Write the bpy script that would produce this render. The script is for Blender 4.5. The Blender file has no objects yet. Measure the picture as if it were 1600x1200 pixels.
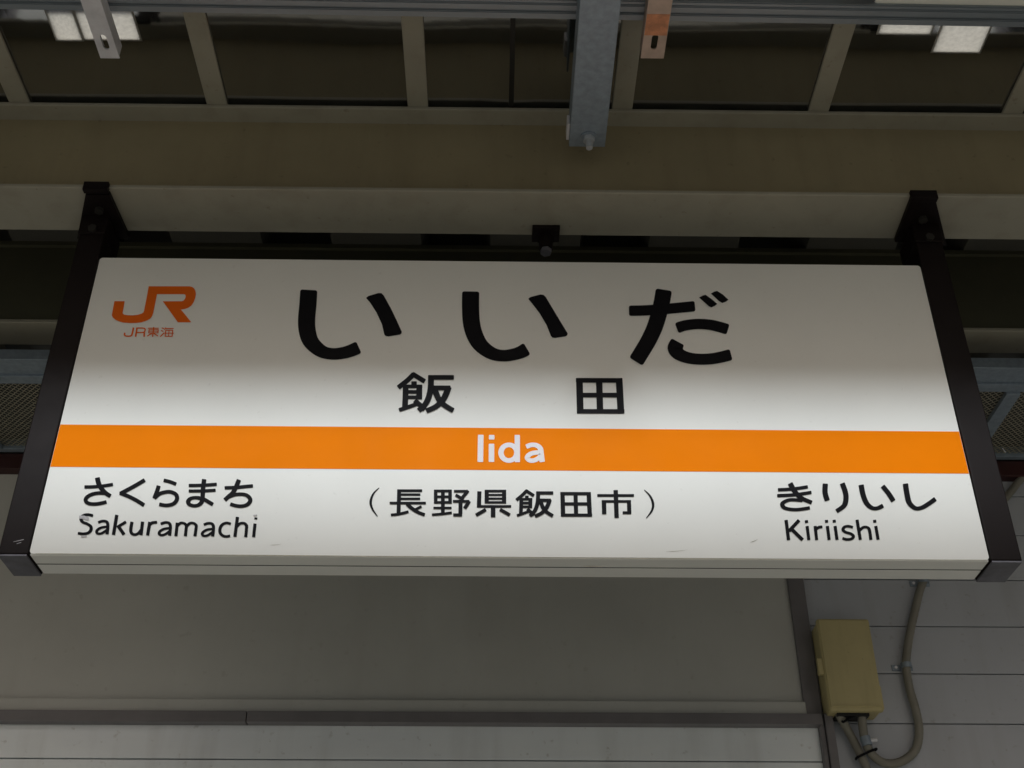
import bpy, bmesh, math, random
from mathutils import Vector, Matrix
from mathutils.geometry import tessellate_polygon
random.seed(7)
scene = bpy.context.scene
COL = scene.collection

# ------------------------------------------------------------------ camera
# x runs along the sign, y away from the viewer, z up; origin: middle of the top edge of the sign face
F_PX, YAW, PITCH = 1889.78, 0.0152334, 0.5802598
CAM = Vector((-0.02776, -1.84265, -1.49343))
FWD = Vector((math.sin(YAW)*math.cos(PITCH), math.cos(YAW)*math.cos(PITCH), math.sin(PITCH)))
RIGHT = Vector((math.cos(YAW), -math.sin(YAW), 0))
UP = RIGHT.cross(FWD)
cam_data = bpy.data.cameras.new('camera')
cam = bpy.data.objects.new('camera', cam_data); COL.objects.link(cam)
m3 = Matrix((RIGHT, UP, -FWD)).transposed()
cam.matrix_world = Matrix.Translation(CAM) @ m3.to_4x4()
cam_data.sensor_fit = 'HORIZONTAL'; cam_data.sensor_width = 36
cam_data.lens = F_PX/1600*36
cam_data.clip_start = 0.05; cam_data.clip_end = 500
scene.camera = cam

# ------------------------------------------------------------------ light
SUN_EL, SUN_AZ = 38.0, 2.0          # the sun stands behind the viewer, low under the canopy edge
world = bpy.data.worlds.new('World'); scene.world = world; world.use_nodes = True
wn = world.node_tree.nodes; wl = world.node_tree.links
bg = wn['Background']
sky = wn.new('ShaderNodeTexSky'); sky.sky_type = 'NISHITA'; sky.sun_disc = False
sky.sun_elevation = math.radians(SUN_EL); sky.sun_rotation = math.radians(180+SUN_AZ)
sky.air_density = 0.7; sky.dust_density = 6; sky.ozone_density = 0.6
wl.new(sky.outputs[0], bg.inputs[0]); bg.inputs[1].default_value = 0.075
sun_d = bpy.data.lights.new('sun', 'SUN'); sun_d.energy = 2.85; sun_d.angle = math.radians(8)
sun_d.color = (0.87, 0.945, 1.0)
sun = bpy.data.objects.new('sun', sun_d); COL.objects.link(sun)
d = Vector((math.sin(math.radians(SUN_AZ))*math.cos(math.radians(SUN_EL)), math.cos(math.radians(SUN_AZ))*math.cos(math.radians(SUN_EL)), -math.sin(math.radians(SUN_EL))))
sun.rotation_euler = d.to_track_quat('-Z', 'Y').to_euler()
scene.view_settings.view_transform = 'Standard'; scene.view_settings.look = 'None'
scene.view_settings.exposure = -0.2; scene.view_settings.gamma = 1.0
scene.render.engine = 'CYCLES'

# ------------------------------------------------------------------ helpers
def ray(u, v):
    return FWD + RIGHT*((u-800)/F_PX) + UP*((600-v)/F_PX)
def onY(u, v, Y=0.0):
    r = ray(u, v); return CAM + r*((Y-CAM.y)/r.y)
def onZ(u, v, Z):
    r = ray(u, v); return CAM + r*((Z-CAM.z)/r.z)

def mat(name, col, rough=0.5, metal=0.0, var=0.12, scale=6.0, bump=0.0, bscale=200.0, col2=None, spec=0.5, coat=0.0, stretch=(1,1,1), dirt=0.0, dscale=14.0, dcol=(0.16, 0.12, 0.07), streak=1.0):
    m = bpy.data.materials.new(name); m.use_nodes = True
    n = m.node_tree.nodes; l = m.node_tree.links; b = n['Principled BSDF']
    tc = n.new('ShaderNodeTexCoord'); mp = n.new('ShaderNodeMapping'); mp.inputs['Scale'].default_value = stretch
    l.new(tc.outputs['Object'], mp.inputs[0])
    no = n.new('ShaderNodeTexNoise'); no.inputs['Scale'].default_value = scale; no.inputs['Detail'].default_value = 6; no.inputs['Roughness'].default_value = 0.62
    l.new(mp.outputs[0], no.inputs['Vector'])
    rp = n.new('ShaderNodeValToRGB'); e = rp.color_ramp.elements
    e[0].position = 0.3; e[1].position = 0.7
    a = col2 if col2 else tuple(c*(1-var) for c in col)
    e[0].color = (*a, 1); e[1].color = (*[min(1, c*(1+(0 if col2 else var*0.5))) for c in col], 1)
    l.new(no.outputs[0], rp.inputs[0]); out = rp.outputs[0]
    if dirt:
        # two masks: sparse specks and chips, and faint streaks running down
        for sc, lo_, hi_, amt, strv in ((dscale*9, 0.66, 0.74, dirt*1.6, (1, 1, 1)), (dscale, 0.50, 0.78, dirt*streak, (3.0, 3.0, 0.35))):
            mp2 = n.new('ShaderNodeMapping'); mp2.inputs['Scale'].default_value = strv; l.new(tc.outputs['Object'], mp2.inputs[0])
            nd = n.new('ShaderNodeTexNoise'); nd.inputs['Scale'].default_value = sc; nd.inputs['Detail'].default_value = 5; l.new(mp2.outputs[0], nd.inputs['Vector'])
            rg = n.new('ShaderNodeMapRange'); rg.inputs['From Min'].default_value = lo_; rg.inputs['From Max'].default_value = hi_; rg.inputs['To Max'].default_value = min(0.9, amt); l.new(nd.outputs[0], rg.inputs[0])
            mx = n.new('ShaderNodeMix'); mx.data_type = 'RGBA'; l.new(rg.outputs[0], mx.inputs[0]); l.new(out, mx.inputs[6]); mx.inputs[7].default_value = (*dcol, 1); out = mx.outputs[2]
    l.new(out, b.inputs['Base Color'])
    b.inputs['Roughness'].default_value = rough; b.inputs['Metallic'].default_value = metal
    b.inputs['Specular IOR Level'].default_value = spec; b.inputs['Coat Weight'].default_value = coat
    # uneven sheen
    mr = n.new('ShaderNodeMapRange'); mr.inputs['To Min'].default_value = max(0.02, rough*0.8); mr.inputs['To Max'].default_value = min(1, rough*1.25)
    n2 = n.new('ShaderNodeTexNoise'); n2.inputs['Scale'].default_value = scale*3.1; n2.inputs['Detail'].default_value = 4
    l.new(mp.outputs[0], n2.inputs['Vector']); l.new(n2.outputs[0], mr.inputs[0]); l.new(mr.outputs[0], b.inputs['Roughness'])
    if bump:
        n3 = n.new('ShaderNodeTexNoise'); n3.inputs['Scale'].default_value = bscale; n3.inputs['Detail'].default_value = 3
        bp = n.new('ShaderNodeBump'); bp.inputs['Strength'].default_value = bump; bp.inputs['Distance'].default_value = 0.002
        l.new(mp.outputs[0], n3.inputs['Vector']); l.new(n3.outputs[0], bp.inputs['Height']); l.new(bp.outputs[0], b.inputs['Normal'])
    return m

def link(name, bm, material, parent=None, smooth=False):
    me = bpy.data.meshes.new(name)
    bmesh.ops.recalc_face_normals(bm, faces=bm.faces[:])
    bm.to_mesh(me); bm.free()
    me.materials.append(material)
    if smooth:
        for p in me.polygons: p.use_smooth = True
    o = bpy.data.objects.new(name, me); COL.objects.link(o)
    if parent is not None:
        o.parent = parent; o.matrix_parent_inverse = parent.matrix_world.inverted()
    return o
def tag(o, label, cat, group=None):
    o['label'] = label; o['category'] = cat
    if group: o['group'] = group
    return o
def thing(name, loc, label, cat, group=None):
    o = bpy.data.objects.new(name, None); COL.objects.link(o); o.location = loc
    o.empty_display_size = 0.05
    o.matrix_world = Matrix.Translation(loc)
    return tag(o, label, cat, group)
def box(bm, a, b, bev=0.0):
    x0, y0, z0 = a; x1, y1, z1 = b
    vs = [bm.verts.new(p) for p in ((x0,y0,z0),(x1,y0,z0),(x1,y1,z0),(x0,y1,z0),(x0,y0,z1),(x1,y0,z1),(x1,y1,z1),(x0,y1,z1))]
    fs = [bm.faces.new([vs[i] for i in q]) for q in ((3,2,1,0),(4,5,6,7),(0,1,5,4),(1,2,6,5),(2,3,7,6),(3,0,4,7))]
    if bev:
        es = list({e for f in fs for e in f.edges})
        bmesh.ops.bevel(bm, geom=es, offset=bev, segments=2, affect='EDGES', profile=0.5)
def obox(name, a, b, material, parent=None, bev=0.0):
    bm = bmesh.new(); box(bm, a, b, bev); return link(name, bm, material, parent)
def prism(bm, pts, d):
    """solid from a closed planar polygon (3D points) pushed along vector d"""
    d = Vector(d); A = [bm.verts.new(p) for p in pts]; B = [bm.verts.new(Vector(p)+d) for p in pts]
    n = len(pts); bm.faces.new(A); bm.faces.new(B[::-1])
    for i in range(n): bm.faces.new((A[i], A[(i+1) % n], B[(i+1) % n], B[i]))
def smooth_path(pts, n=8):
    pts = [Vector(p) for p in pts]; out = []
    for i in range(len(pts)-1):
        p0 = pts[max(i-1, 0)]; p1 = pts[i]; p2 = pts[i+1]; p3 = pts[min(i+2, len(pts)-1)]
        for k in range(n):
            t = k/n
            out.append(0.5*((2*p1)+(p2-p0)*t+(2*p0-5*p1+4*p2-p3)*t*t+(3*p1-p0-3*p2+p3)*t**3))
    out.append(pts[-1]); return out
def tube(bm, path, r, seg=14, ribs=0.0):
    path = [Vector(p) for p in path]; rings = []
    t = (path[1]-path[0]).normalized(); nrm = t.orthogonal().normalized()
    for i, p in enumerate(path):
        t2 = (path[min(i+1, len(path)-1)]-path[max(i-1, 0)]).normalized()
        nrm = (t.rotation_difference(t2) @ nrm).normalized(); t = t2
        bn = t.cross(nrm); rr = r*(1+(ribs if i % 2 else -ribs))
        rings.append([bm.verts.new(p+(nrm*math.cos(a)+bn*math.sin(a))*rr) for a in [2*math.pi*k/seg for k in range(seg)]])
    for i in range(len(rings)-1):
        for k in range(seg): bm.faces.new((rings[i][k], rings[i][(k+1) % seg], rings[i+1][(k+1) % seg], rings[i+1][k]))
    bm.faces.new(rings[0][::-1]); bm.faces.new(rings[-1])
def cyl(bm, p0, p1, r, seg=16): tube(bm, [p0, p1], r, seg)

# ------------------------------------------------------------------ materials
M = {}
M['cream'] = mat('cream_paint', (0.37, 0.35, 0.285), 0.5, var=0.12, scale=3, bump=0.05, bscale=60, dirt=0.22, dscale=7)
M['web1'] = mat('brown_web_paint', (0.31, 0.265, 0.165), 0.6, var=0.14, scale=3, spec=0.3, dirt=0.22, dscale=7)  # even brown, darker than the cream of the flanges
M['deck'] = mat('deck_paint', (0.09, 0.088, 0.078), 0.6)
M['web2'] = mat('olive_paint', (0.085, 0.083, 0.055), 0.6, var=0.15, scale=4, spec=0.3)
M['white_sign'] = mat('sign_white', (0.82, 0.82, 0.79), 0.5, var=0.04, scale=2.5, spec=0.15, dirt=0.05, dscale=9, streak=0.0)
M['orange'] = mat('orange_vinyl', (0.90, 0.225, 0.0), 0.5, var=0.05, scale=5, spec=0.03)
M['logo'] = mat('logo_vinyl', (0.78, 0.135, 0.006), 0.5, var=0.06, scale=12, spec=0.12)
M['black'] = mat('black_vinyl', (0.008, 0.008, 0.010), 0.5, var=0.2, scale=20, spec=0.05)
M['white_vinyl'] = mat('white_vinyl', (0.80, 0.77, 0.80), 0.5, var=0.04, spec=0.12)
M['brown'] = mat('brown_paint', (0.009, 0.0055, 0.0055), 0.5, var=0.25, scale=9, bump=0.04, bscale=120, spec=0.15)
M['cap'] = mat('dull_steel', (0.17, 0.17, 0.20), 0.5, metal=0.3, var=0.3, scale=22)
M['boltg'] = mat('zinc_bolt', (0.50, 0.53, 0.57), 0.45, metal=0.3, var=0.2, scale=50)
M['boltm'] = mat('aged_bolt', (0.028, 0.026, 0.023), 0.5, metal=0.2, var=0.3, scale=40)
M['galv'] = mat('galvanised_steel', (0.30, 0.36, 0.43), 0.48, metal=0.45, var=0.18, scale=70, bump=0.05, bscale=150)
M['bright'] = mat('bright_zinc', (0.76, 0.76, 0.81), 0.42, metal=0.2, var=0.18, scale=24)
M['rail'] = mat('rail_aluminium', (0.29, 0.325, 0.36), 0.36, metal=0.7, var=0.12, scale=10, stretch=(0.2, 1, 1))
M['tinted'] = mat('rust_tinted_zinc', (0.58, 0.44, 0.37), 0.55, metal=0.1, var=0.2, scale=30)
M['backing'] = mat('wall_backing', (0.10, 0.10, 0.10), 0.8)
M['rust'] = mat('rust_patch', (0.70, 0.30, 0.16), 0.7, var=0.3, scale=60)
M['panel'] = mat('glossy_roof_sheet', (0.011, 0.013, 0.013), 0.06, var=0.3, scale=3, bump=0.05, bscale=2.2, spec=1.0)
M['panel'].node_tree.nodes['Principled BSDF'].inputs['IOR'].default_value = 2.6
def reflection_mat():  # pale translucent colour that imitates reflected brightness
    m = bpy.data.materials.new('pale_reflection'); m.use_nodes = True; n = m.node_tree.nodes; l = m.node_tree.links
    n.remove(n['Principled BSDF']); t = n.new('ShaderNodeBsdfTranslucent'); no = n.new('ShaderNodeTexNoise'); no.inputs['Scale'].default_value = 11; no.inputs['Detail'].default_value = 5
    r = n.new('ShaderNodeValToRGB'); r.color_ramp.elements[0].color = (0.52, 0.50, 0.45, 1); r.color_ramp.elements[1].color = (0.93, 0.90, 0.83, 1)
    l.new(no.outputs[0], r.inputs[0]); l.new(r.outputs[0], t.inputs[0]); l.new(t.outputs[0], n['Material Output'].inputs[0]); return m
M['reflection'] = reflection_mat()
M['seam'] = mat('seam_black', (0.012, 0.012, 0.011), 0.5)
M['siding'] = mat('siding_paint', (0.46, 0.485, 0.535), 0.5, var=0.08, scale=2.0, bump=0.03, bscale=90, dirt=0.16, dscale=6)
M['smooth'] = mat('wall_panel_paint', (0.575, 0.575, 0.545), 0.55, var=0.12, scale=1.6, bump=0.06, bscale=5, dirt=0.08, dscale=5, streak=0.9)
M['trim'] = mat('trim_paint', (0.185, 0.175, 0.185), 0.45, var=0.15, scale=8)
M['alu'] = mat('pale_aluminium', (0.88, 0.93, 1.0), 0.42, metal=0.1, var=0.10, scale=3, stretch=(0.3, 1, 1), dirt=0.15, dscale=6)
M['dark'] = mat('dark_gap', (0.02, 0.02, 0.02), 0.8)
M['red'] = mat('dark_red_paint', (0.045, 0.008, 0.008), 0.5, var=0.3)
M['boxp'] = mat('ochre_plastic', (0.50, 0.43, 0.215), 0.5, var=0.08, scale=7, bump=0.03, bscale=120, dirt=0.2, dscale=14)
M['conduit'] = mat('grey_conduit', (0.23, 0.22, 0.185), 0.5, var=0.15, scale=14)
M['mesh'] = mat('mesh_metal', (0.40, 0.38, 0.30), 0.5, metal=0.2, var=0.2, scale=30)
M['floor'] = mat('concrete', (0.245, 0.23, 0.185), 0.85, var=0.18, scale=1.2, bump=0.1, bscale=25)
M['fixture'] = mat('lamp_casing_white', (0.82, 0.82, 0.76), 0.4, var=0.04)
M['glass'] = mat('frosted_pane', (0.72, 0.68, 0.58), 0.35, var=0.05)
M['glassd'] = mat('dark_glass', (0.012, 0.014, 0.016), 0.12)
M['aluw'] = mat('rail_white', (0.92, 0.93, 0.92), 0.38, var=0.06, scale=3, stretch=(0.4, 1, 1), spec=0.5)
M['edge_dirt'] = mat('edge_dirt', (0.42, 0.38, 0.29), 0.7, var=0.5, scale=30)
M['scuff'] = mat('scuffed_white', (0.52, 0.50, 0.52), 0.6, var=0.3, scale=60)
M['grime'] = mat('grime', (0.30, 0.27, 0.21), 0.7, var=0.3, scale=50)

FLOOR_Z = -3.02
WALL_Y = 0.90

# ------------------------------------------------------------------ ground
g = obox('platform_ground', (-40, -60, FLOOR_Z-0.3), (40, 40, FLOOR_Z), M['floor']); g['kind'] = 'structure'

# ------------------------------------------------------------------ canopy roof in front: ribs and glossy sheets
ZF = 0.110                        # underside of the beam that carries the sign
ZU = 0.342                        # top of that beam
EDGE_Y = -0.765
roof = thing('canopy_roof', (0, -0.5, ZU), 'dark glossy canopy roof sheets laid over cream ribs above the sign', 'roof')
rib_u = [(35, 172), (340, 168), (653, 167), (972, 172), (1277, 181), (1575, 192)]
rx = [onZ(u, v, ZU).x for u, v in rib_u]
step = (rx[-1]-rx[0])/5
xs = [rx[0]-step*k for k in (4, 3, 2, 1)] + rx + [rx[-1]+step*k for k in (1, 2, 3, 4)]
for x in xs:
    obox('rib', (x-0.021, EDGE_Y+0.06, ZU), (x+0.021, 0.02, ZU+0.0075), M['cream'], roof, 0.002)
seam_x = onZ(800, 100, ZU+0.018).x
pw = 1.36
ZS = ZU+0.0085
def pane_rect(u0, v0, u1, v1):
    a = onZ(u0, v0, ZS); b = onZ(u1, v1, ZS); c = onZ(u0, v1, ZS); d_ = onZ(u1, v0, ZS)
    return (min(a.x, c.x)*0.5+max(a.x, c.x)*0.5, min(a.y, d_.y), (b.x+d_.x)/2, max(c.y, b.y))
panes = [pane_rect(81, 14, 119, 61), pane_rect(125, 14, 211, 60), pane_rect(1377, 28, 1457, 51), pane_rect(1468, 28, 1541, 80)]  # pale panes stand in for bright reflections in the glossy sheets
for k in range(-3, 3):
    x0 = seam_x+k*pw; x1 = x0+pw
    mine = [p for p in panes if x0 < (p[0]+p[2])/2 < x1]
    bx = sorted(set([x0+0.004+(pw-0.008)*i/24 for i in range(25)]+[v for p in mine for v in (p[0], p[2])]))
    by = sorted(set([EDGE_Y+0.03, -0.50, -0.40, -0.34, -0.250, -0.245, -0.20, -0.16, -0.08, 0.03]+[v for p in mine for v in (p[1], p[3])]))
    bm = bmesh.new()
    def zz(x, y):
        edge = min(x-x0, x1-x)/pw
        cr = 0.0
        return ZS+cr+0.0007*math.sin(x*9+y*5+k)*math.sin(y*11+x*2.3)-0.002*max(0, 1-edge*24)
    lo = {}; hi = {}
    for i, x in enumerate(bx):
        for j, y in enumerate(by):
            z = zz(x, y); lo[i, j] = bm.verts.new((x, y, z)); hi[i, j] = bm.verts.new((x, y, z+0.012))
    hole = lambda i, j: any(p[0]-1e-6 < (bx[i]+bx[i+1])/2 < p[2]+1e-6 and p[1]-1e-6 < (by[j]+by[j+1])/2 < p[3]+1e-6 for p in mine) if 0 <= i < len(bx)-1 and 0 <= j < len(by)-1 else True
    for i in range(len(bx)-1):
        for j in range(len(by)-1):
            if hole(i, j): continue
            bm.faces.new((lo[i, j], lo[i, j+1], lo[i+1, j+1], lo[i+1, j])); bm.faces.new((hi[i, j], hi[i+1, j], hi[i+1, j+1], hi[i, j+1]))
            for di, dj, a, b in ((-1, 0, (i, j), (i, j+1)), (1, 0, (i+1, j), (i+1, j+1)), (0, -1, (i, j), (i+1, j)), (0, 1, (i, j+1), (i+1, j+1))):
                if hole(i+di, j+dj): bm.faces.new((lo[a], lo[b], hi[b], hi[a]))
    sh = link('roof_sheet', bm, M['panel'], roof)
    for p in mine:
        obox('reflection_pane', (p[0]-0.004, p[1]-0.004, ZS-0.0012), (p[2]+0.004, p[3]+0.004, ZS+0.003), M['reflection'], roof)
for k in range(-2, 3):
    x = seam_x+k*pw
    obox('seam_strip', (x-0.005, EDGE_Y+0.03, ZU+0.003), (x+0.005, 0.03, ZU+0.024), M['seam'], roof)
obox('fascia', (-4.2, EDGE_Y-0.02, ZU-0.05), (4.2, EDGE_Y+0.03, ZU+0.06), M['cream'], roof, 0.004)  # unseen edge, placed so its shadow crosses the upper sign
# unseen outer sheet, added to leave a slot that shapes the daylight band
obox('light_slot_sheet', (-4.2, -3.0, ZU+0.02), (4.2, -1.31, ZU+0.08), M['panel'], roof)
# folded deck behind the beam
bm = bmesh.new()
pitch = onY(910, 370, 0.42).x-onY(662, 370, 0.42).x
x0c = onY(910, 370, 0.42).x
wv_ = onY(1010, 370, 0.42).x-x0c
ZD = 0.404
prof = []
for k in range(-15, 14):
    a = x0c+k*pitch
    prof += [(a-0.006, ZD), (a+0.010, ZD+0.075), (a+wv_-0.010, ZD+0.075), (a+wv_+0.006, ZD)]
lo = [[bm.verts.new((x, y, z)) for x, z in prof] for y in (0.041, 1.02)]
hi = [[bm.verts.new((x, y, z+0.004)) for x, z in prof] for y in (0.041, 1.02)]
for S in (lo, hi):
    for i in range(len(prof)-1): bm.faces.new((S[0][i], S[0][i+1], S[1][i+1], S[1][i]))
for i in range(len(prof)-1):
    bm.faces.new((lo[0][i], hi[0][i], hi[0][i+1], lo[0][i+1])); bm.faces.new((lo[1][i], lo[1][i+1], hi[1][i+1], hi[1][i]))
link('folded_deck', bm, M['deck'], roof)
obox('light_leak_stop', (-4.4, 0.0315, ZS+0.002), (4.4, 0.040, ZD+0.0995), M['seam'], roof)  # plate added to keep sun from leaking through the deck voids
obox('roof_covering', (-4.4, 0.0405, ZD+0.085), (4.4, 1.2, ZD+0.1), M['seam'], roof)

# ------------------------------------------------------------------ steel beams
yF0, yF1 = onZ(600, 298, ZF).y, onZ(600, 365, ZF).y
beam = thing('steel_beam', (0, 0, ZF), 'cream painted steel beam that the station sign hangs from', 'beam')
obox('lower_flange', (-2.6, yF0, ZF), (2.6, yF1, ZF+0.009), M['cream'], beam, 0.002)
obox('web', (-2.6, -0.037, ZF+0.009), (2.6, -0.029, ZU-0.009), M['web1'], beam)
obox('upper_flange', (-2.6, yF0, ZU-0.009), (2.6, yF1-0.02, ZU), M['cream'], beam, 0.002)
B2 = 0.42
zb2 = onY(800, 541, B2+0.10).z
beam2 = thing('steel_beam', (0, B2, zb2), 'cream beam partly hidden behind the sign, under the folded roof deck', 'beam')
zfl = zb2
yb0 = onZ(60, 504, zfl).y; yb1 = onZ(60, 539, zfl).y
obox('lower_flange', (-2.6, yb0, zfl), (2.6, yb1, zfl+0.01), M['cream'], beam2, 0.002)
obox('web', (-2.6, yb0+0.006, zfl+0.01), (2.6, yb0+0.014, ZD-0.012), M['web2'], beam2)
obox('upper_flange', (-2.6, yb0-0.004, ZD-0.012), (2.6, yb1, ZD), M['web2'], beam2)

# ------------------------------------------------------------------ wall behind
wall = thing('station_wall', (0, WALL_Y, FLOOR_Z), 'pale station wall of horizontal siding and smooth panel behind the sign', 'wall')
def wx(u, v, Y=WALL_Y): return onY(u, v, Y).x
def wz(v, u=800, Y=WALL_Y): return onY(u, v, Y).z
obox('backing', (-4.2, WALL_Y+0.014, FLOOR_Z), (4.2, WALL_Y+0.10, 0.40), M['backing'], wall)
xt0 = (wx(1228, 905)+wx(1258, 1118))/2; xt1 = (wx(1254, 905)+wx(1283, 1118))/2
z_top = wz(747)
z_pan = wz(1097); z_led = wz(1119); z_drk = wz(1136); z_low = wz(1189)
obox('smooth_panel', (-4.2, WALL_Y, z_pan-0.004), (xt0+0.004, WALL_Y+0.013, z_top), M['smooth'], wall)
obox('ledge', (-4.2, WALL_Y-0.016, z_led), (wx(1257, 1105), WALL_Y+0.012, z_pan), M['smooth'], wall, 0.003)
obox('vertical_trim', (xt0, WALL_Y-0.012, z_led+0.002), (xt1, WALL_Y+0.012, z_top), M['trim'], wall, 0.002)
xj = wx(388, 1128)
obox('head_flashing', (-4.2, WALL_Y-0.030, z_drk), (xj-0.0012, WALL_Y+0.012, z_led), M['trim'], wall, 0.001)
obox('head_flashing', (xj+0.0012, WALL_Y-0.030, z_drk), (wx(1280, 1128), WALL_Y+0.012, z_led), M['trim'], wall, 0.001)
xw1 = wx(1279, 1150)
obox('frame_head', (-4.2, WALL_Y-0.004, z_low+0.0015), (xw1, WALL_Y+0.012, z_drk), M['alu'], wall, 0.001)
obox('frame_head', (-4.2, WALL_Y-0.004, z_low-0.09), (xw1, WALL_Y+0.012, z_low-0.0015), M['alu'], wall, 0.001)
obox('frame_jamb', (xw1, WALL_Y-0.022, FLOOR_Z), (wx(1286, 1150), WALL_Y+0.012, z_led), M['trim'], wall, 0.001)
obox('frame_jamb', (wx(1287, 1150), WALL_Y-0.030, FLOOR_Z), (wx(1300, 1150), WALL_Y+0.012, z_led), M['trim'], wall, 0.001)
xs1 = wx(1300, 1150)
for u_, v_ in ((120, 925), (520, 925), (930, 925), (120, 1070), (520, 1082), (930, 1088)):
    p_ = onY(u_, v_, WALL_Y); bm = bmesh.new(); cyl(bm, p_+Vector((0, -0.0015, 0)), p_+Vector((0, 0.002, 0)), 0.0028, 10); link('panel_screw', bm, M['smooth'], wall)
# siding boards right of the trim
vs = [745, 775, 836, 906, 979, 1053, 1131]
zs = [wz(v, 1450) for v in vs]; dz = zs[-2]-zs[-1]
zs.append(zs[-1]-0.112); zs.append(zs[-1]-0.112)
for k in range(len(zs)-1):
    xa = xt1+0.001 if zs[k+1] > z_led-0.05 else xs1+0.001
    if k and zs[k+1] < z_led < zs[k]: xa = xs1+0.001
    obox('siding_board', (xa, WALL_Y-0.001*random.random(), zs[k+1]+0.0013), (4.2, WALL_Y+0.0135, zs[k]-0.0009), M['siding'], wall, 0.0015)
# filler between trim foot and jamb
obox('corner_filler', (xt1+0.001, WALL_Y+0.003, z_led-0.02), (xs1+0.02, WALL_Y+0.0137, zs[5]), M['siding'], wall)
obox('wall_cap', (-4.2, WALL_Y-0.03, z_top), (4.2, WALL_Y+0.012, z_top+0.045), M['red'], wall, 0.002)
# unseen glazing below the frame head; pale panels added to mirror brightly in the roof
zg1 = z_low-0.09
def lower_wall(x0, x1, ztop, pale):
    cuts = sorted({x0, x1} | {c for p in pale for c in p if x0 < c < x1})
    for a, b in zip(cuts, cuts[1:]):
        white = any(p[0]-1e-6 <= a and b <= p[1]+1e-6 for p in pale)
        obox('pale_panel' if white else 'pane', (a+0.012, WALL_Y+0.002, FLOOR_Z+0.9), (b-0.012, WALL_Y+0.0125, ztop-0.02), M['smooth' if white else 'glassd'], wall)
        obox('mullion', (a-0.012, WALL_Y-0.012, FLOOR_Z+0.9), (a+0.012, WALL_Y+0.013, ztop), M['trim'], wall)
lower_wall(-4.2, xw1, zg1, [(-1.66, -1.47), (-1.45, -1.25)])
lower_wall(xs1+0.02, 4.2, zs[-1], [(1.22, 1.38), (1.42, 1.66)])
obox('dado', (xs1, WALL_Y, FLOOR_Z), (4.2, WALL_Y+0.013, FLOOR_Z+0.9), M['smooth'], wall)
obox('dado', (-4.2, WALL_Y, FLOOR_Z), (xw1, WALL_Y+0.013, FLOOR_Z+0.9), M['smooth'], wall)

# ------------------------------------------------------------------ mesh soffit between beam and wall
ZM = 0.066
ym0 = onZ(60, 600, ZM).y; ym1 = WALL_Y-0.031
sof = thing('mesh_soffit', (0, ym0, ZM), 'galvanised frame with expanded metal mesh behind the sign', 'mesh panel')
yc0 = onZ(60, 563, ZM).y; yc1 = ym0
obox('channel', (-2.6, yc0, ZM+0.002), (2.6, yc0+0.010, ZM+0.03), M['galv'], sof, 0.001)
obox('channel', (-2.6, yc0+0.010, ZM+0.006), (2.6, yc0+(yc1-yc0)*0.68, ZM+0.012), M['galv'], sof, 0.001)
obox('channel', (-2.6, yc0+(yc1-yc0)*0.68, ZM), (2.6, yc1, ZM+0.03), M['galv'], sof, 0.001)
obox('rear_angle', (-2.6, ym1-0.018, ZM-0.004), (2.6, ym1, ZM+0.026), M['galv'], sof, 0.001)
ctr = (ym0+ym1)/2
def brace(pa, pb, w):
    a = onZ(*pa, ZM-0.006); b = onZ(*pb, ZM-0.006); dr = (b-a).normalized(); s = Vector((-dr.y, dr.x, 0))*w/2
    bm = bmesh.new(); prism(bm, [a-s, b-s, b+s, a+s], (0, 0, 0.011)); link('brace', bm, M['galv'], sof)
a = onZ(1590, 602, ZM); xb_ = a.x
obox('brace', (xb_-0.017, yc1, ZM-0.007), (xb_+0.017, ym1-0.018, ZM+0.004), M['galv'], sof, 0.001)
a = onZ(3, 706, ZM)
obox('brace', (a.x-0.024, yc1, ZM-0.007), (a.x+0.010, ym1-0.018, ZM+0.004), M['galv'], sof, 0.001)
# strands
bm = bmesh.new()
lx, ly = 0.0150, 0.0155; t = 0.0021
nx = int(3.4/lx); ny = int((ym1-ym0-0.01)/(ly/2))
def strand(p, q):
    dv = (q-p); s = Vector((-dv.y, dv.x, 0)).normalized()*t/2
    prism_pts = [p-s, q-s, q+s, p+s]
    A = [bm.verts.new(c) for c in prism_pts]; B = [bm.verts.new(c+Vector((0, 0, 0.0012))) for c in prism_pts]
    bm.faces.new(A)
    bm.faces.new((A[0], B[0], B[1], A[1])); bm.faces.new((A[2], B[2], B[3], A[3]))
for j in range(ny):
    y0 = ym0+j*ly/2
    for i in range(nx):
        x0 = -1.7+i*lx+(lx/2 if j % 2 else 0)
        if -0.75 < x0 < 0.75: continue
        p = Vector((x0, y0, ZM+0.005)); 
        strand(p, Vector((x0+lx/2, y0+ly/2, ZM+0.005))); strand(p, Vector((x0-lx/2, y0+ly/2, ZM+0.005)))
for i in range(int(1.5/0.03)):
    pass
ms = link('expanded_mesh', bm, M['mesh'], sof); ms['kind'] = 'stuff'
obox('cover_plate', (-0.75, ym0, ZM+0.004), (0.75, ym1-0.018, ZM+0.007), M['galv'], sof)

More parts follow.
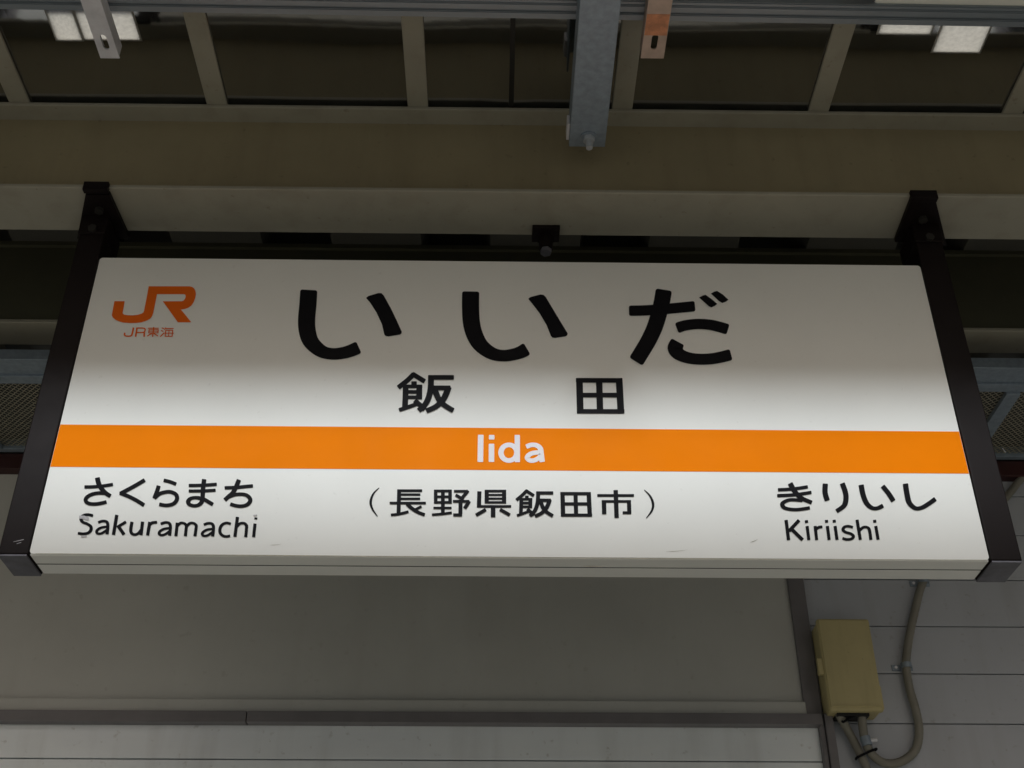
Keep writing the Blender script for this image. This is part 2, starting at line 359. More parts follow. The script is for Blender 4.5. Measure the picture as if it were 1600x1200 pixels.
# ------------------------------------------------------------------ the sign
HW, H, DEP = 0.8, 0.6316, 0.0755
sign = thing('station_name_sign', (0, 0.04, -H), 'white hanging station name board with orange band and black lettering', 'sign')
bm = bmesh.new()
def rounded(x0, x1, z0, z1, r, n=5):
    out = []
    for cx, cz, a0 in ((x1-r, z1-r, 0), (x0+r, z1-r, 90), (x0+r, z0+r, 180), (x1-r, z0+r, 270)):
        for k in range(n+1):
            a = math.radians(a0+90*k/n); out.append((cx+r*math.cos(a), cz+r*math.sin(a)))
    return out
prism(bm, [(x, 0, z) for x, z in rounded(-HW, HW, -H+0.002, 0, 0.006)], (0, 0.006, 0))
face = link('face_panel', bm, M['white_sign'], sign)
obox('housing', (-HW+0.001, 0.006, -H+0.02), (HW-0.001, DEP, -0.001), M['white_sign'], sign, 0.001)
obox('bottom_rail', (-HW+0.001, 0.0022, -H), (HW-0.001, 0.0355, -H+0.02), M['aluw'], sign, 0.001)
obox('bottom_rail', (-HW+0.001, 0.0392, -H), (HW-0.001, DEP, -H+0.02), M['aluw'], sign, 0.001)
obox('rail_gasket', (-HW+0.001, 0.0356, -H+0.0006), (HW-0.001, 0.0391, -H+0.02), M['dark'], sign)

z1 = onY(800, 669.5).z; z2 = onY(800, 735).z
zb_t = (onY(93, 664).z+onY(1500, 674).z)/2; zb_b = (onY(78, 729.5).z+onY(1515, 740).z)/2
obox('orange_band', (-HW+0.0005, -0.0005, zb_b), (HW-0.0005, 0.0006, zb_t), M['orange'], sign)

# --- hanger arms, end caps, brackets
for s in (-1, 1):
    x0, x1 = (-0.8505, -0.8015) if s < 0 else (0.8015, 0.8535)
    arm = obox('hanger_arm', (x0, -0.004, -H-0.0005), (x1, DEP+0.003, ZF-0.004), M['brown'], sign, 0.0022)
    obox('end_cap', (x0+0.001, -0.003, -H-0.004), (x1-0.001, DEP+0.002, -H-0.0004), M['cap'], arm, 0.001)
    # sleeve and clamp plate under the flange
    br = obox('clamp_bracket', (x0-0.002, -0.008, 0.055), (x1+0.002, DEP+0.005, ZF-0.009), M['brown'], sign, 0.002)
    if s < 0: q = [onZ(135, 298.5, ZF), onZ(172, 298.5, ZF), onZ(203, 367, ZF), onZ(122, 367, ZF)]
    else: q = [onZ(1421, 309, ZF), onZ(1461, 309, ZF), onZ(1478, 378, ZF), onZ(1397, 372, ZF)]
    bm = bmesh.new(); prism(bm, [Vector((p.x, p.y, ZF-0.010)) for p in q], (0, 0, 0.0098)); link('clamp_plate', bm, M['brown'], br)
    xa = min(q[0].x, q[1].x)-0.001; xb = max(q[0].x, q[1].x)+0.001
    obox('hook', (xa, yF0-0.009, ZF-0.012), (xb, yF0+0.004, ZF-0.0002), M['brown'], br, 0.001)
    obox('hook', (xa, yF0-0.009, ZF-0.0001), (xb, yF0-0.0003, ZF+0.0085), M['brown'], br, 0.001)
    bu = [(155, 328), (145, 358)] if s < 0 else [(1442, 342), (1452, 372)]
    p = onZ(*bu[0], ZF-0.012); bm = bmesh.new(); cyl(bm, p+Vector((0, 0, -0.006)), p+Vector((0, 0, 0.004)), 0.009, 6); link('bolt', bm, M['boltm'], br)
    p = onY(*bu[1], -0.008); bm = bmesh.new(); cyl(bm, p+Vector((0, -0.006, 0)), p+Vector((0, 0.004, 0)), 0.009, 6); link('bolt', bm, M['boltm'], br)

for (u0, v0), (u1, v1) in (((21, 847), (37, 843.5)), ((26, 850), (33, 848)), ((1566, 700), (1571, 707))):
    a, b = onY(u0, v0, -0.0043), onY(u1, v1, -0.0043)
    bm = bmesh.new(); prism(bm, [a, b, b+Vector((0, 0, 0.0011)), a+Vector((0, 0, 0.0007))], (0, -0.0003, 0)); link('scratch', bm, M['scuff'], sign)
# --- lettering: pen strokes measured on the board, laid on as thin vinyl
class Vinyl:
    def __init__(self): self.bm = bmesh.new(); self.k = 0
    def poly(self, pts):                       # closed outline in board pixels
        self.k += 1; y = -0.0009-0.00004*self.k
        P = [onY(u, v, 0) for u, v in pts]
        V = [self.bm.verts.new((p.x, y, p.z)) for p in P]
        for tri in tessellate_polygon([P]):
            try: self.bm.faces.new([V[i] for i in tri])
            except ValueError: pass
    def stroke(self, pts, wv, wh, widths=None, curve=True):
        self.k += 1; y = -0.0009-0.00004*self.k
        c = [Vector((a, b, 0)) for a, b in pts]
        if len(c) > 2 and curve: c = smooth_path(c, 6)
        # chamfered ends so the corners read as rounded
        tot = [0.0]
        for i in range(1, len(c)): tot.append(tot[-1]+(c[i]-c[i-1]).length)
        L = tot[-1]; r = 0.16*min(wv, wh)
        def at(s):
            for i in range(1, len(c)):
                if tot[i] >= s: 
                    f = (s-tot[i-1])/max(1e-9, tot[i]-tot[i-1]); return c[i-1].lerp(c[i], f)
            return c[-1]
        ss = sorted(set([0, r*0.3, r]+[t_ for t_ in tot if r < t_ < L-r]+[L-r, L-r*0.3, L]))
        rows = []
        for s in ss:
            p = at(s); e = max(L*0.01, 0.4)
            dr = (at(min(L, s+e))-at(max(0, s-e))).normalized(); n = Vector((-dr.y, dr.x, 0))
            w = math.hypot(wv*n.x, wh*n.y)
            if widths:
                f = s/L*(len(widths)-1); i = min(int(f), len(widths)-2); w = widths[i]+(widths[i+1]-widths[i])*(f-i)
            dend = min(s, L-s)
            ins = r*(1-math.sqrt(max(0, 1-(1-min(1, dend/r))**2))) if r > 0 and not widths else 0
            hw_ = max(0.05, w/2-ins)
            A = onY(p.x+n.x*hw_, p.y+n.y*hw_, 0); B = onY(p.x-n.x*hw_, p.y-n.y*hw_, 0)
            rows.append((self.bm.verts.new((A.x, y, A.z)), self.bm.verts.new((B.x, y, B.z))))
        for i in range(len(rows)-1):
            try: self.bm.faces.new((rows[i][0], rows[i][1], rows[i+1][1], rows[i+1][0]))
            except ValueError: pass
    def done(self, name, material, parent):
        bm = self.bm
        me = bpy.data.meshes.new(name)
        for f in bm.faces:
            f.normal_update()
            if f.normal.y > 0: f.normal_flip()
        bm.to_mesh(me); bm.free(); me.materials.append(material)
        o = bpy.data.objects.new(name, me); COL.objects.link(o)
        o.parent = parent; o.matrix_parent_inverse = parent.matrix_world.inverted(); return o
def zoomed(x0, y0, s): return lambda p: (x0+p[0]/s, y0+p[1]/s)
def write(name, material, T, s, strokes, polys=()):
    V = Vinyl()
    for st in strokes:
        k_ = 0.9 if name == 'roman_letter' and material is M['black'] else 1.0
        V.stroke([T(p) for p in st[0]], k_*st[1]/s, k_*(st[2] if len(st) > 2 else st[1])/s)
    for q in polys: V.poly([T(p) for p in q])
    return V.done(name, material, sign)
def word(name, material, T, s, strokes, counts):
    k = 0
    for c in counts: write(name, material, T, s, strokes[k:k+c]); k += c
s7 = 1600/220
T = zoomed(440, 430, s7)
write('large_kana', M['black'], T, s7, [([(310,170),(300,330),(285,500),(290,620),(322,735),(390,820),(480,878),(590,898),(700,886),(790,860),(878,822)],195,132)], [[(960,262),(985,240),(1100,206),(1135,207),(1160,232),(1240,375),(1310,520),(1366,645),(1362,665),(1345,678),(1215,700),(1185,695),(1168,678),(1140,560),(1080,430),(1010,320)]])
T = zoomed(700, 430, s7)
write('large_kana', M['black'], T, s7, [([(258,188),(256,350),(264,520),(292,650),(350,770),(430,850),(530,903),(640,918),(750,902),(830,876),(898,838)],195,132)], [[(912,272),(935,252),(1050,222),(1085,226),(1110,250),(1200,400),(1290,550),(1360,665),(1355,688),(1330,700),(1215,717),(1185,712),(1168,692),(1120,570),(1040,435),(960,330)]])
T = zoomed(960, 430, s7)
write('large_kana', M['black'], T, s7, [([(165,407),(330,404),(520,392),(700,376),(915,355)],120,118), ([(562,168),(540,300),(503,450),(455,600),(390,740),(320,860),(243,985)],186,150),
  ([(708,606),(800,575),(940,558),(1080,566),(1190,590),(1290,620)],150,118), ([(722,760),(692,830),(735,900),(840,943),(970,958),(1100,953),(1220,932),(1325,905)],178,125)],
  ([(962,258),(1000,236),(1035,226),(1100,272),(1168,330),(1140,352),(1100,370),(1070,355)], [(1096,213),(1130,193),(1165,182),(1230,222),(1295,283),(1265,305),(1225,320),(1190,300)]))

HAN = [([(470,145),(380,235),(300,300),(222,362)],84,72), ([(440,145),(540,205),(638,266)],80,74), ([(470,262),(470,330)],86,60),
 ([(340,318),(336,480),(328,672)],90,60), ([(300,342),(600,342)],60,56), ([(552,316),(550,545)],92,60), ([(360,428),(560,428)],60,58), ([(340,512),(592,512)],60,56),
 ([(235,712),(370,668),(525,612)],70,60), ([(478,562),(560,632),(640,705)],84,72),
 ([(688,202),(1092,202)],70,72), ([(735,170),(732,330),(716,450),(680,560),(630,640),(540,722)],94,72), ([(760,366),(1040,366)],70,72),
 ([(1012,348),(962,480),(900,580),(800,665),(660,728)],100,74), ([(790,380),(830,490),(880,580),(960,648),(1085,722)],96,74)]
DEN = [([(352,212),(366,766)],105,60), ([(972,212),(1002,768)],106,60), ([(660,230),(676,740)],100,60), ([(298,246),(1022,248)],60,72), ([(350,478),(1010,478)],60,72), ([(316,731),(1056,733)],60,70)]
write('kanji', M['black'], zoomed(600, 570, 10), 10, HAN); write('kanji', M['black'], zoomed(870, 570, 10), 10, DEN)

word('small_kana', M['black'], zoomed(110, 730, 10), 10, [([(220,312),(350,310),(500,298),(668,272)],52), ([(422,165),(445,260),(490,340),(550,405),(630,458)],80,62), ([(545,410),(430,408),(330,430),(262,472),(240,518),(268,560),(340,578),(440,574),(568,546)],64,56),
 ([(1165,203),(990,305),(778,418)],74,58), ([(772,404),(900,455),(1030,520),(1155,598)],74,58),
 ([(1458,208),(1560,232),(1655,270)],56), ([(1382,292),(1355,380),(1312,492)],66,56), ([(1310,490),(1390,422),(1490,392),(1565,390),(1640,420),(1668,470),(1655,530),(1600,580),(1500,600),(1388,583)],66,58),
 ([(1850,290),(2060,286),(2290,270)],52), ([(1850,376),(2060,374),(2272,363)],50), ([(2092,190),(2075,330),(2067,470),(2050,550),(2000,595),(1930,606),(1865,586),(1842,540),(1875,497),(1940,480),(2010,482)],70,54), ([(1990,480),(2085,505),(2150,540),(2230,588)],60,60),
 ([(2410,326),(2600,319),(2730,306),(2855,295)],54), ([(2635,198),(2590,310),(2540,400),(2475,460),(2412,518)],72,60), ([(2470,470),(2560,435),(2660,425),(2750,440),(2805,490),(2808,540),(2760,590),(2680,612),(2590,606),(2498,580)],66,56)], (3, 2, 3, 4, 3))
s5 = 1600/300
word('small_kana', M['black'], zoomed(1190, 740, s5), s5, [([(135,137),(260,130),(385,112)],28), ([(128,186),(280,178),(415,158)],28), ([(236,82),(275,150),(330,205),(418,244)],46,32), ([(340,226),(240,220),(185,240),(172,265),(202,292),(290,302),(402,287)],38,28),
 ([(530,85),(528,160),(547,228)],45,34), ([(670,82),(695,150),(702,210),(685,270),(622,316)],45,33), ([(828,95),(845,180),(875,250),(920,288),(965,290),(1012,268)],45,32), ([(1006,105),(1055,165),(1098,232)],44,32),
 ([(1197,85),(1210,170),(1230,245),(1280,290),(1335,285),(1395,250),(1448,212)],46,33)], (4, 2, 2, 1))

V = Vinyl(); s6 = 6.4; T = zoomed(560, 750, s6)
V.stroke([T(p) for p in ((208,80),(150,140),(123,222),(142,295),(192,367))], 1, 1, [1.0, 2.9, 4.2, 3.1, 1.1]); V.done('bracket_mark', M['black'], sign)
word('small_kanji', M['black'], T, s6, [([(408,96),(402,335)],40,26), ([(392,109),(638,109)],26,27), ([(405,148),(620,148)],24), ([(405,190),(618,190)],24), ([(312,233),(676,233)],26), ([(325,353),(410,342),(502,320)],28), ([(485,240),(530,282),(590,322),(665,352)],44,32), ([(632,266),(560,304)],27),
 ([(773,98),(773,240)],36,26), ([(845,98),(845,345)],38,26), ([(917,98),(917,240)],36,26), ([(755,112),(935,112)],27), ([(755,170),(935,170)],26), ([(755,226),(935,226)],26), ([(750,282),(932,282)],24), ([(735,350),(840,342),(935,329)],26),
 ([(955,115),(1095,115)],26), ([(1098,108),(1036,184)],36,30), ([(972,152),(1052,198)],32,30), ([(945,216),(1110,216)],27), ([(1110,213),(1062,288)],38,30), ([(1022,200),(1020,345),],40,26), ([(1038,354),(948,352)],30),
 ([(1210,115),(1205,275)],42,26), ([(1185,266),(1528,266)],26), ([(1283,100),(1283,236)],42,26), ([(1457,100),(1457,236)],42,26), ([(1263,113),(1478,113)],25), ([(1263,151),(1478,151)],20), ([(1263,188),(1478,188)],21), ([(1263,226),(1478,226)],23), ([(1347,266),(1347,375)],46,26), ([(1275,298),(1175,355)],38,34), ([(1415,297),(1515,353)],38,34)], (8, 15, 11))
T2 = zoomed(800, 750, s6)
def remap(S, b0, b1): 
    ax = (b1[2]-b1[0])/(b0[2]-b0[0]); ay = (b1[3]-b1[1])/(b0[3]-b0[1])
    return [([(b1[0]+(x-b0[0])*ax, b1[1]+(y-b0[1])*ay) for x, y in st[0]], st[1]*ax, (st[2] if len(st) > 2 else st[1])*ay) for st in S]
write('small_kanji', M['black'], T2, s6, remap(HAN, (210,125,1115,755), (38,98,422,378)))
write('small_kanji', M['black'], T2, s6, remap(DEN, (298,210,1058,768), (482,122,802,370)))
write('small_kanji', M['black'], T2, s6, [([(852,157),(1220,157)],28), ([(1036,103),(1046,382)],45,26), ([(897,216),(1190,216)],26), ([(918,204),(922,345)],45,26), ([(1168,204),(1173,338)],42,26), ([(1192,331),(1106,329)],28)])
V = Vinyl(); V.stroke([T2(p) for p in ((1322,101),(1380,162),(1410,240),(1397,310),(1342,384))], 1, 1, [1.0, 2.9, 4.2, 3.1, 1.1])
V.done('bracket_mark', M['black'], sign)

V = Vinyl(); T = zoomed(160, 420, 10)
J = [(190,510),(170,615),(152,710),(150,735),(165,765),(205,800),(260,825),(330,844),(430,852),(530,850),(610,840),(690,815),(745,785),(778,745),(795,695),(825,550),(855,400),(1275,400),(1295,408),(1303,430),(1296,465),(1275,497),(1245,512),(945,512),(1060,672),(1180,840),(1390,840),(1310,740),(1230,642),(1290,632),(1345,612),(1390,580),(1425,530),(1450,465),(1463,400),(1455,350),(1435,310),(1405,288),(1365,278),(725,278),(690,470),(652,660),(642,685),(615,705),(560,722),(480,732),(400,730),(345,722),(322,708),(318,685),(335,600),(350,510)]
V.poly([T(p) for p in J])
V.done('company_logo', M['logo'], sign)
s14 = 1600/110
word('company_letter', M['logo'], zoomed(180, 500, s14), s14, [([(418,178),(385,330),(345,370),(255,372),(215,345),(222,295)],38,30), ([(500,178),(465,388)],36,24), ([(490,190),(630,190),(680,212),(672,265),(630,290),(485,290)],30,27), ([(662,285),(660,388)],36,24),
 ([(745,193),(992,193)],18), ([(765,225),(988,225)],16), ([(765,262),(986,262)],15), ([(760,300),(985,300)],16), ([(775,220),(765,306)],22), ([(980,220),(975,306)],22), ([(880,170),(852,392)],26), ([(850,300),(730,376)],22), ([(868,300),(978,376)],22),
 ([(1060,183),(1112,207)],22), ([(1043,243),(1097,267)],22), ([(1112,298),(1025,388)],24), ([(1152,178),(1120,232)],20), ([(1150,200),(1332,200)],18), ([(1150,241),(1312,241)],18), ([(1150,240),(1138,386)],22), ([(1310,240),(1295,386)],22), ([(1105,308),(1336,308)],16), ([(1130,380),(1300,380)],18), ([(1228,245),(1215,380)],18)], (1, 3, 9, 11))

ell = lambda cx, cy, rx, ry, a0=0, a1=360, n=16: [(cx+rx*math.cos(math.radians(a0+(a1-a0)*k/n)), cy+ry*math.sin(math.radians(a0+(a1-a0)*k/n))) for k in range(n+1)]
word('roman_letter', M['white_vinyl'], zoomed(720, 660, 10), 10, [([(312,197),(305,622)],88,60),
  ([(480,338),(479,622)],86,60), ([(483,200),(482,272)],86,60),
  (ell(752,477,124,122),84,72), ([(882,200),(884,625)],82,60),
  ([(1022,385),(1100,356),(1180,362),(1240,410),(1256,500),(1272,622)],84,70), ([(1250,470),(1130,482),(1058,518),(1040,562),(1080,598),(1150,596),(1225,555),(1255,505)],80,68)], (1, 2, 2, 2))
SH = lambda st, dx, dy: [([(x+dx, y+dy) for x, y in p], *w) for p, *w in st]
A_ = [([(435,868),(500,846),(560,852),(585,890),(585,960),(574,1052)],56,46), ([(582,932),(490,945),(428,980),(412,1018),(440,1042),(500,1032),(572,985)],52,42)]
word('roman_letter', M['black'], zoomed(110, 730, 10), 10, [([(356,762),(280,744),(205,758),(168,806),(192,858),(262,888),(320,930),(322,985),(280,1030),(200,1044),(118,1034)],58,48)]
  + A_ + [([(727,748),(675,1060)],60,40), ([(872,856),(738,938)],60,46), ([(742,915),(842,1058)],62,50)]
  + [([(964,856),(945,980),(962,1038),(1010,1056),(1065,1035),(1115,975)],58,46), ([(1130,854),(1105,1066)],58,40)]
  + [([(1242,858),(1208,1070)],58,40), ([(1232,915),(1280,872),(1358,864)],56,50)] + SH(A_, 977, 22)
  + [([(1672,870),(1650,1082)],56,40), ([(1668,925),(1720,878),(1775,880),(1812,915),(1808,980),(1798,1082)],56,44), ([(1812,930),(1870,880),(1928,880),(1966,915),(1962,980),(1948,1082)],56,44)]
  + SH(A_, 1650, 34) + [([(2508,890),(2440,874),(2370,905),(2338,970),(2345,1035),(2390,1076),(2445,1085),(2498,1075)],56,46)]
  + [([(2612,780),(2572,1092)],58,40), ([(2598,935),(2650,885),(2715,880),(2752,915),(2752,975),(2740,1096)],56,46)]
  + [([(2902,788),(2896,820)],52,40), ([(2886,884),(2864,1096)],56,40)], (1, 2, 3, 2, 2, 2, 3, 2, 1, 2, 2))
word('roman_letter', M['black'], zoomed(1190, 740, s5), s5, [([(203,388),(224,557)],32,24), ([(312,390),(226,482)],36,28), ([(246,462),(342,555)],38,28),
  ([(372,390),(375,413)],30,22), ([(378,438),(393,556)],30,24), ([(445,438),(458,556)],30,24), ([(450,470),(474,450),(506,446)],28,26),
  ([(539,388),(541,411)],30,22), ([(547,438),(562,555)],30,24), ([(603,387),(606,410)],30,22), ([(611,438),(628,554)],30,24),
  ([(760,450),(720,440),(688,448),(678,472),(700,490),(742,503),(764,524),(748,545),(708,550),(672,540)],30,25),
  ([(794,386),(822,554)],30,24), ([(812,478),(848,449),(884,452),(899,480),(910,554)],30,24), ([(940,387),(943,411)],30,22), ([(950,438),(970,553)],30,24)], (3, 2, 2, 2, 2, 1, 2, 2))
# worn spots on the lettering and rub marks near the lower edge
for pts, wv, wh in (([(124,808.5),(132,809),(139,811.5)],6,5), ([(127,839),(136,838.2)],4,2.0), ([(396,805.8),(402,805.4)],2.0,1.6)):
    V = Vinyl(); V.k = 12; V.stroke(pts, wv, wh); V.done('worn_spot', M['scuff'], sign)
for a, b, w in (((908,885.0),(950,884.6),1.3),((1172,848),(1184,843),0.9),((1040,862.5),(1075,859.5),0.6),((422,852),(440,850.6),0.6)):
    V = Vinyl(); V.stroke([a, ((a[0]+b[0])/2, (a[1]+b[1])/2+0.4), b], w, w, [w*0.2, w, w*0.7, w*0.15]); V.done('rub_mark', M['grime'], sign)
V = Vinyl(); V.stroke([(56,865.2),(420,868),(800,871.5),(1200,874.2),(1538,875.2)], 1, 1, [0.5, 1.0, 0.6, 0.9, 0.3]); V.done('edge_grime', M['edge_dirt'], sign)

# ------------------------------------------------------------------ clamp with hanging bolt on the beam's rear edge
p = onZ(853, 358, ZF)
cl = thing('beam_clamp', (p.x, p.y, ZF-0.05), 'small dark beam clamp with hanging bolt above the sign top', 'clamp')
hw2 = (onZ(875, 358, ZF).x-onZ(832, 358, ZF).x)/2; yb_ = yF1
obox('clamp_plate', (p.x-hw2, onZ(853, 351, ZF).y, ZF-0.009), (p.x+hw2, yb_+0.012, ZF-0.0002), M['brown'], cl, 0.001)
obox('clamp_jaw', (p.x-0.016, yb_+0.0005, ZF-0.009), (p.x+0.016, yb_+0.014, ZF+0.02), M['brown'], cl, 0.001)
bm = bmesh.new(); cyl(bm, (p.x, yb_-0.003, ZF-0.040), (p.x, yb_-0.003, ZF-0.008), 0.014, 14); link('socket', bm, M['brown'], cl)
bm = bmesh.new(); cyl(bm, (p.x, yb_-0.003, ZF-0.050), (p.x, yb_-0.003, ZF-0.038), 0.0115, 6); link('nut', bm, M['cap'], cl)

# ------------------------------------------------------------------ lighting rail, brackets and channel overhead
ZR0, ZR1 = 0.275, ZU
y0 = onZ(800, 17, ZR0).y; y1 = y0+0.0
yr1 = onZ(800, 27, ZR0).y
rail = thing('lighting_rail', (0, yr1-0.03, ZR0), 'long grey metal lighting rail fixed across the roof ribs', 'rail')
SK = -0.0068                                   # the rail runs slightly askew to the beam
def skew_box(name, y0_, y1_, za, zb_, m_):
    bm = bmesh.new(); prism(bm, [(-2.6, y0_+2.6*SK, za), (2.6, y0_-2.6*SK, za), (2.6, y1_-2.6*SK, za), (-2.6, y1_+2.6*SK, za)], (0, 0, zb_-za))
    bmesh.ops.bevel(bm, geom=bm.edges[:], offset=0.0018, segments=2, affect='EDGES'); link(name, bm, m_, rail)
skew_box('rail_body', yr1-0.038, yr1, ZR0+0.004, ZR1, M['rail'])
skew_box('rail_lip', yr1-0.012, yr1+0.003, ZR0-0.0005, ZR0+0.010, M['rail'])
skew_box('rail_lip', yr1-0.030, yr1-0.018, ZR0+0.0005, ZR0+0.012, M['rail'])

ZC = 0.212
pa, pb = onZ(889, 228, ZC), onZ(945, 231, ZC)
ye = (pa.y+pb.y)/2; xa, xb = pa.x, pb.x
ch = thing('galvanised_channel', ((xa+xb)/2, ye-0.3, ZC), 'blue grey galvanised channel with a bolt at its end above the sign', 'channel')
obox('channel_base', (xa, EDGE_Y+0.05, ZC), (xb, ye, ZC+0.004), M['galv'], ch, 0.0012)
for x in (xa, xb-0.004):
    obox('channel_side', (x, EDGE_Y+0.05, ZC+0.0041), (x+0.004, ye, ZR0-0.0006), M['galv'], ch, 0.001)
obox('side_clip', (xa-0.006, ye-0.055, ZC+0.006), (xa-0.0002, ye-0.012, ZC+0.032), M['bright'], ch, 0.001)
p = onZ(920, 214, ZC)
bm = bmesh.new(); cyl(bm, p+Vector((0, 0, -0.003)), p+Vector((0, 0, 0.0005)), 0.016, 20); link('washer', bm, M['galv'], ch)
bm = bmesh.new(); cyl(bm, p+Vector((0, 0, -0.012)), p+Vector((0, 0, -0.003)), 0.0115, 6); link('nut', bm, M['boltg'], ch)
bm = bmesh.new(); cyl(bm, p+Vector((0, 0, -0.030)), p+Vector((0, 0, 0.004)), 0.0065, 14); link('bolt_shank', bm, M['boltg'], ch)

def slot_bracket(ul, ur, ve, slot_v, name_label, zb, height, rust=False):
    L_ = onZ(ul, ve, zb); R_ = onZ(ur, ve, zb); y1_ = L_.y; xa, xb = L_.x, R_.x; ym = onZ((ul+ur)/2, slot_v, zb).y
    o = thing('slotted_bracket', ((xa+xb)/2, y1_-0.1, zb), name_label, 'bracket', 'slotted brackets under the lighting rail')
    ybk = yr1-0.20; xc = (xa+xb)/2
    # base with a real slot: outline with a hole bridged to quads
    bm = bmesh.new(); w = 0.0058; hl = 0.0115
    n = 6; arc = [(xc+w*math.cos(math.radians(a)), ym+hl+w*math.sin(math.radians(a))) for a in [180*k/n for k in range(n+1)]]
    arc2 = [(xc-w*math.cos(math.radians(a)), ym-hl-w*math.sin(math.radians(a))) for a in [180*k/n for k in range(n+1)]]
    hole = arc+arc2
    outer = [(xa, ybk), (xb, ybk), (xb, y1_), (xa, y1_)]
    for z, flip in ((zb, 0), (zb+0.003, 1)):
        polys = [[Vector((x, y, 0)) for x, y in outer], [Vector((x, y, 0)) for x, y in hole]]
        flat = outer+hole; Vv = [bm.verts.new((x, y, z)) for x, y in flat]
        for t_ in tessellate_polygon(polys): bm.faces.new([Vv[i] for i in t_])
        if flip == 0: V0 = Vv
        else: V1 = Vv
    for st, cnt in ((0, 4), (4, len(hole))):
        for i in range(cnt):
            a, b = st+i, st+(i+1) % cnt
            bm.faces.new((V0[a], V0[b], V1[b], V1[a]))
    mm = M['tinted' if rust else 'bright']
    link('bracket_base', bm, mm, o)
    for x in (xa, xb-0.003): obox('bracket_side', (x, ybk, zb+0.0031), (x+0.003, y1_-0.004, zb+height), mm, o)
    if rust:
        ya, yb2 = onZ((ul+ur)/2, 55, zb).y, onZ((ul+ur)/2, 22, zb).y
        obox('rust_patch', (xa+0.001, min(ya, yb2), zb-0.0006), (xb-0.001, max(ya, yb2), zb+0.0005), M['rust'], o)
    return o
slot_bracket(157, 187, 91, 66, 'bright zinc slotted bracket without rust, under the lighting rail', 0.246, ZR0-0.246+0.0005)
slot_bracket(1001, 1037, 91, 66, 'slotted bracket with an orange rust patch, beside the galvanised channel', 0.246, ZR0-0.246+0.0005, True)
fz = 0.285
fy = onZ(1600, 12, fz).y
fx = onZ(1368, 2, fz).x
fl = thing('lamp_fixture', (fx+0.6, fy-0.05, fz), 'white lamp casing edge beside the lighting rail, right of the channel', 'lamp')
obox('casing', (fx, fy-0.09, fz), (fx+1.2, fy, ZU), M['fixture'], fl, 0.004)
obox('end_plate', (fx-0.004, fy-0.09, fz+0.004), (fx-0.0002, fy-0.002, ZU), M['trim'], fl)

# ------------------------------------------------------------------ junction box and conduits
BF = WALL_Y-0.075
c0 = onY(1281, 967, BF); c1 = onY(1377, 1111, BF); xa = (onY(1281, 967, BF).x+onY(1291, 1112, BF).x)/2; xb = (onY(1363, 966, BF).x+onY(1377, 1110, BF).x)/2
zt, zbm = onY(1322, 966, BF).z, onY(1334, 1111, BF).z
jb = thing('junction_box', ((xa+xb)/2, BF+0.04, zbm), 'ochre yellow electrical box on the siding under the sign', 'box')
obox('box_body', (xa+0.004, BF+0.016, zbm+0.003), (xb-0.004, WALL_Y-0.0005, zt-0.003), M['boxp'], jb, 0.004)
obox('lid', (xa, BF, zbm), (xb, BF+0.018, zt), M['boxp'], jb, 0.006)
lz = onY(1279, 1040, BF).z
obox('latch', (xa-0.011, BF+0.003, lz-0.019), (xa+0.001, BF+0.017, lz+0.019), M['boxp'], jb, 0.002)
obox('hinge_edge', (xb-0.003, BF+0.003, zbm+0.006), (xb+0.0015, BF+0.014, zbm+0.06), M['boxp'], jb, 0.002)
obox('lid_rim', (xa+0.004, BF-0.0016, zbm+0.010), (xb-0.004, BF+0.001, zbm+0.0135), M['boxp'], jb, 0.0006)
obox('lid_rim', (xa+0.004, BF-0.0016, zbm+0.0136), (xa+0.0075, BF+0.001, zt-0.006), M['boxp'], jb, 0.0006)
obox('bottom_gland_plate', (xa+0.022, BF+0.020, zbm-0.004), (xb-0.030, WALL_Y-0.012, zbm+0.0035), M['dark'], jb)

CY = WALL_Y-0.018
RC = 0.0097
def cpath(pts): return smooth_path([onY(u, v, y) for u, v, y in pts], 9)
gy = WALL_Y-0.04
c1p = cpath([(1668, 652, CY), (1600, 742, CY), (1560, 790, CY), (1500, 845, CY), (1456, 885, CY), (1440, 915, CY), (1431, 948, CY), (1422, 988, CY), (1417, 1020, CY), (1416, 1042, CY), (1421, 1075, CY), (1431, 1110, CY), (1436, 1142, CY), (1430, 1172, CY), (1408, 1190, CY), (1382, 1192, CY), (1362, 1178, CY-0.006), (1352, 1158, gy+0.006), (1348, 1136, gy), (1346, 1110, gy)])
bm = bmesh.new(); tube(bm, c1p, RC, 14, 0.025)
tag(link('flexible_conduit', bm, M['conduit'], None, True), 'grey conduit looping in a wide curve from behind the sign to the box', 'conduit')
c2p = cpath([(1310, 1111, gy), (1314, 1122, gy), (1327, 1145, CY), (1346, 1182, CY-0.004), (1358, 1212, CY), (1366, 1250, CY), (1368, 1300, CY)])
bm = bmesh.new(); tube(bm, c2p, RC, 14, 0.025)
tag(link('flexible_conduit', bm, M['conduit'], None, True), 'short grey conduit dropping straight down from the box out of view', 'conduit')
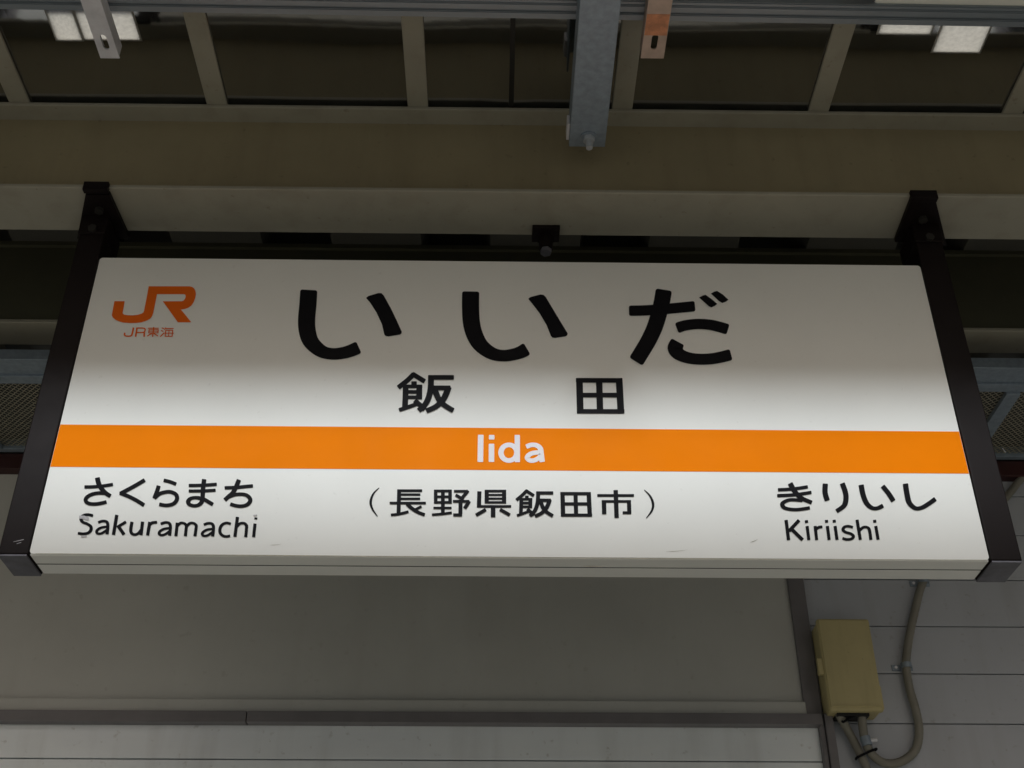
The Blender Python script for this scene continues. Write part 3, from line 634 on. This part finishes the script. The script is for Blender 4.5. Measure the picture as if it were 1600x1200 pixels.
def saddle(u, v, label, wide=0.020):
    p = onY(u, v, CY); o = thing('pipe_clip', (p.x, WALL_Y, p.z), label, 'clip', 'pipe clips on the siding')
    obox('foot', (p.x-RC-wide, WALL_Y-0.004, p.z-0.007), (p.x-RC+0.001, WALL_Y-0.0002, p.z+0.007), M['galv'], o, 0.001)
    obox('foot', (p.x+RC-0.001, WALL_Y-0.004, p.z-0.007), (p.x+RC+0.010, WALL_Y-0.0002, p.z+0.007), M['galv'], o, 0.001)
    bm = bmesh.new(); n = 12; r0, r1 = RC+0.0004, RC+0.0028
    ins = []; outs = []
    for k in range(n+1):
        a = math.radians(-10+200*k/n); ins.append(Vector((p.x+r0*math.cos(a), CY-r0*math.sin(a), p.z-0.006))); outs.append(Vector((p.x+r1*math.cos(a), CY-r1*math.sin(a), p.z-0.006)))
    prism(bm, ins+outs[::-1], (0, 0, 0.012)); link('strap', bm, M['galv'], o)
    bm = bmesh.new(); cyl(bm, (p.x-RC-wide*0.55, WALL_Y-0.008, p.z), (p.x-RC-wide*0.55, WALL_Y-0.002, p.z), 0.0035, 8); link('screw', bm, M['bright'], o)
saddle(1416, 1040, 'metal clip holding the looping conduit halfway down beside the box')
saddle(1443, 908, 'metal clip holding the conduit just below the sign edge')
p = onY(1353, 1158, gy+0.004)
cp = thing('conduit_coupling', (p.x, p.y, p.z), 'shiny metal coupling on the conduit just under the box', 'coupling')
bm = bmesh.new(); cyl(bm, p+Vector((0.002, 0, -0.010)), p+Vector((-0.001, 0, 0.010)), RC+0.0022, 16); link('sleeve', bm, M['galv'], cp, False)
bm = bmesh.new(); cyl(bm, p+Vector((0.004, -0.004, 0.0)), p+Vector((0.024, -0.004, 0.002)), 0.0045, 8); link('clamp_screw', bm, M['bright'], cp)
a = onY(1340, 1172+11, CY-0.018); b = onY(1369, 1170, CY-0.018)
bm = bmesh.new(); tube(bm, smooth_path([a+Vector((0, 0.016, 0)), a, (a+b)/2+Vector((0, -0.003, 0)), b, b+Vector((0, 0.016, 0))], 5), 0.0028, 8)
tag(link('cable_tie', bm, M['black']), 'black cable tie binding the two conduits below the box', 'cable tie')
a = onY(1318, 1128, gy-0.013); b = onY(1343, 1116, gy-0.010)
bm = bmesh.new(); tube(bm, smooth_path([onY(1316, 1126, gy), a, (a+b)/2+Vector((0, 0, 0.003)), b, onY(1346, 1114, gy)], 5), 0.0026, 8)
tag(link('earth_wire', bm, M['black']), 'thin black wire strung between both conduits at the box underside', 'wire')
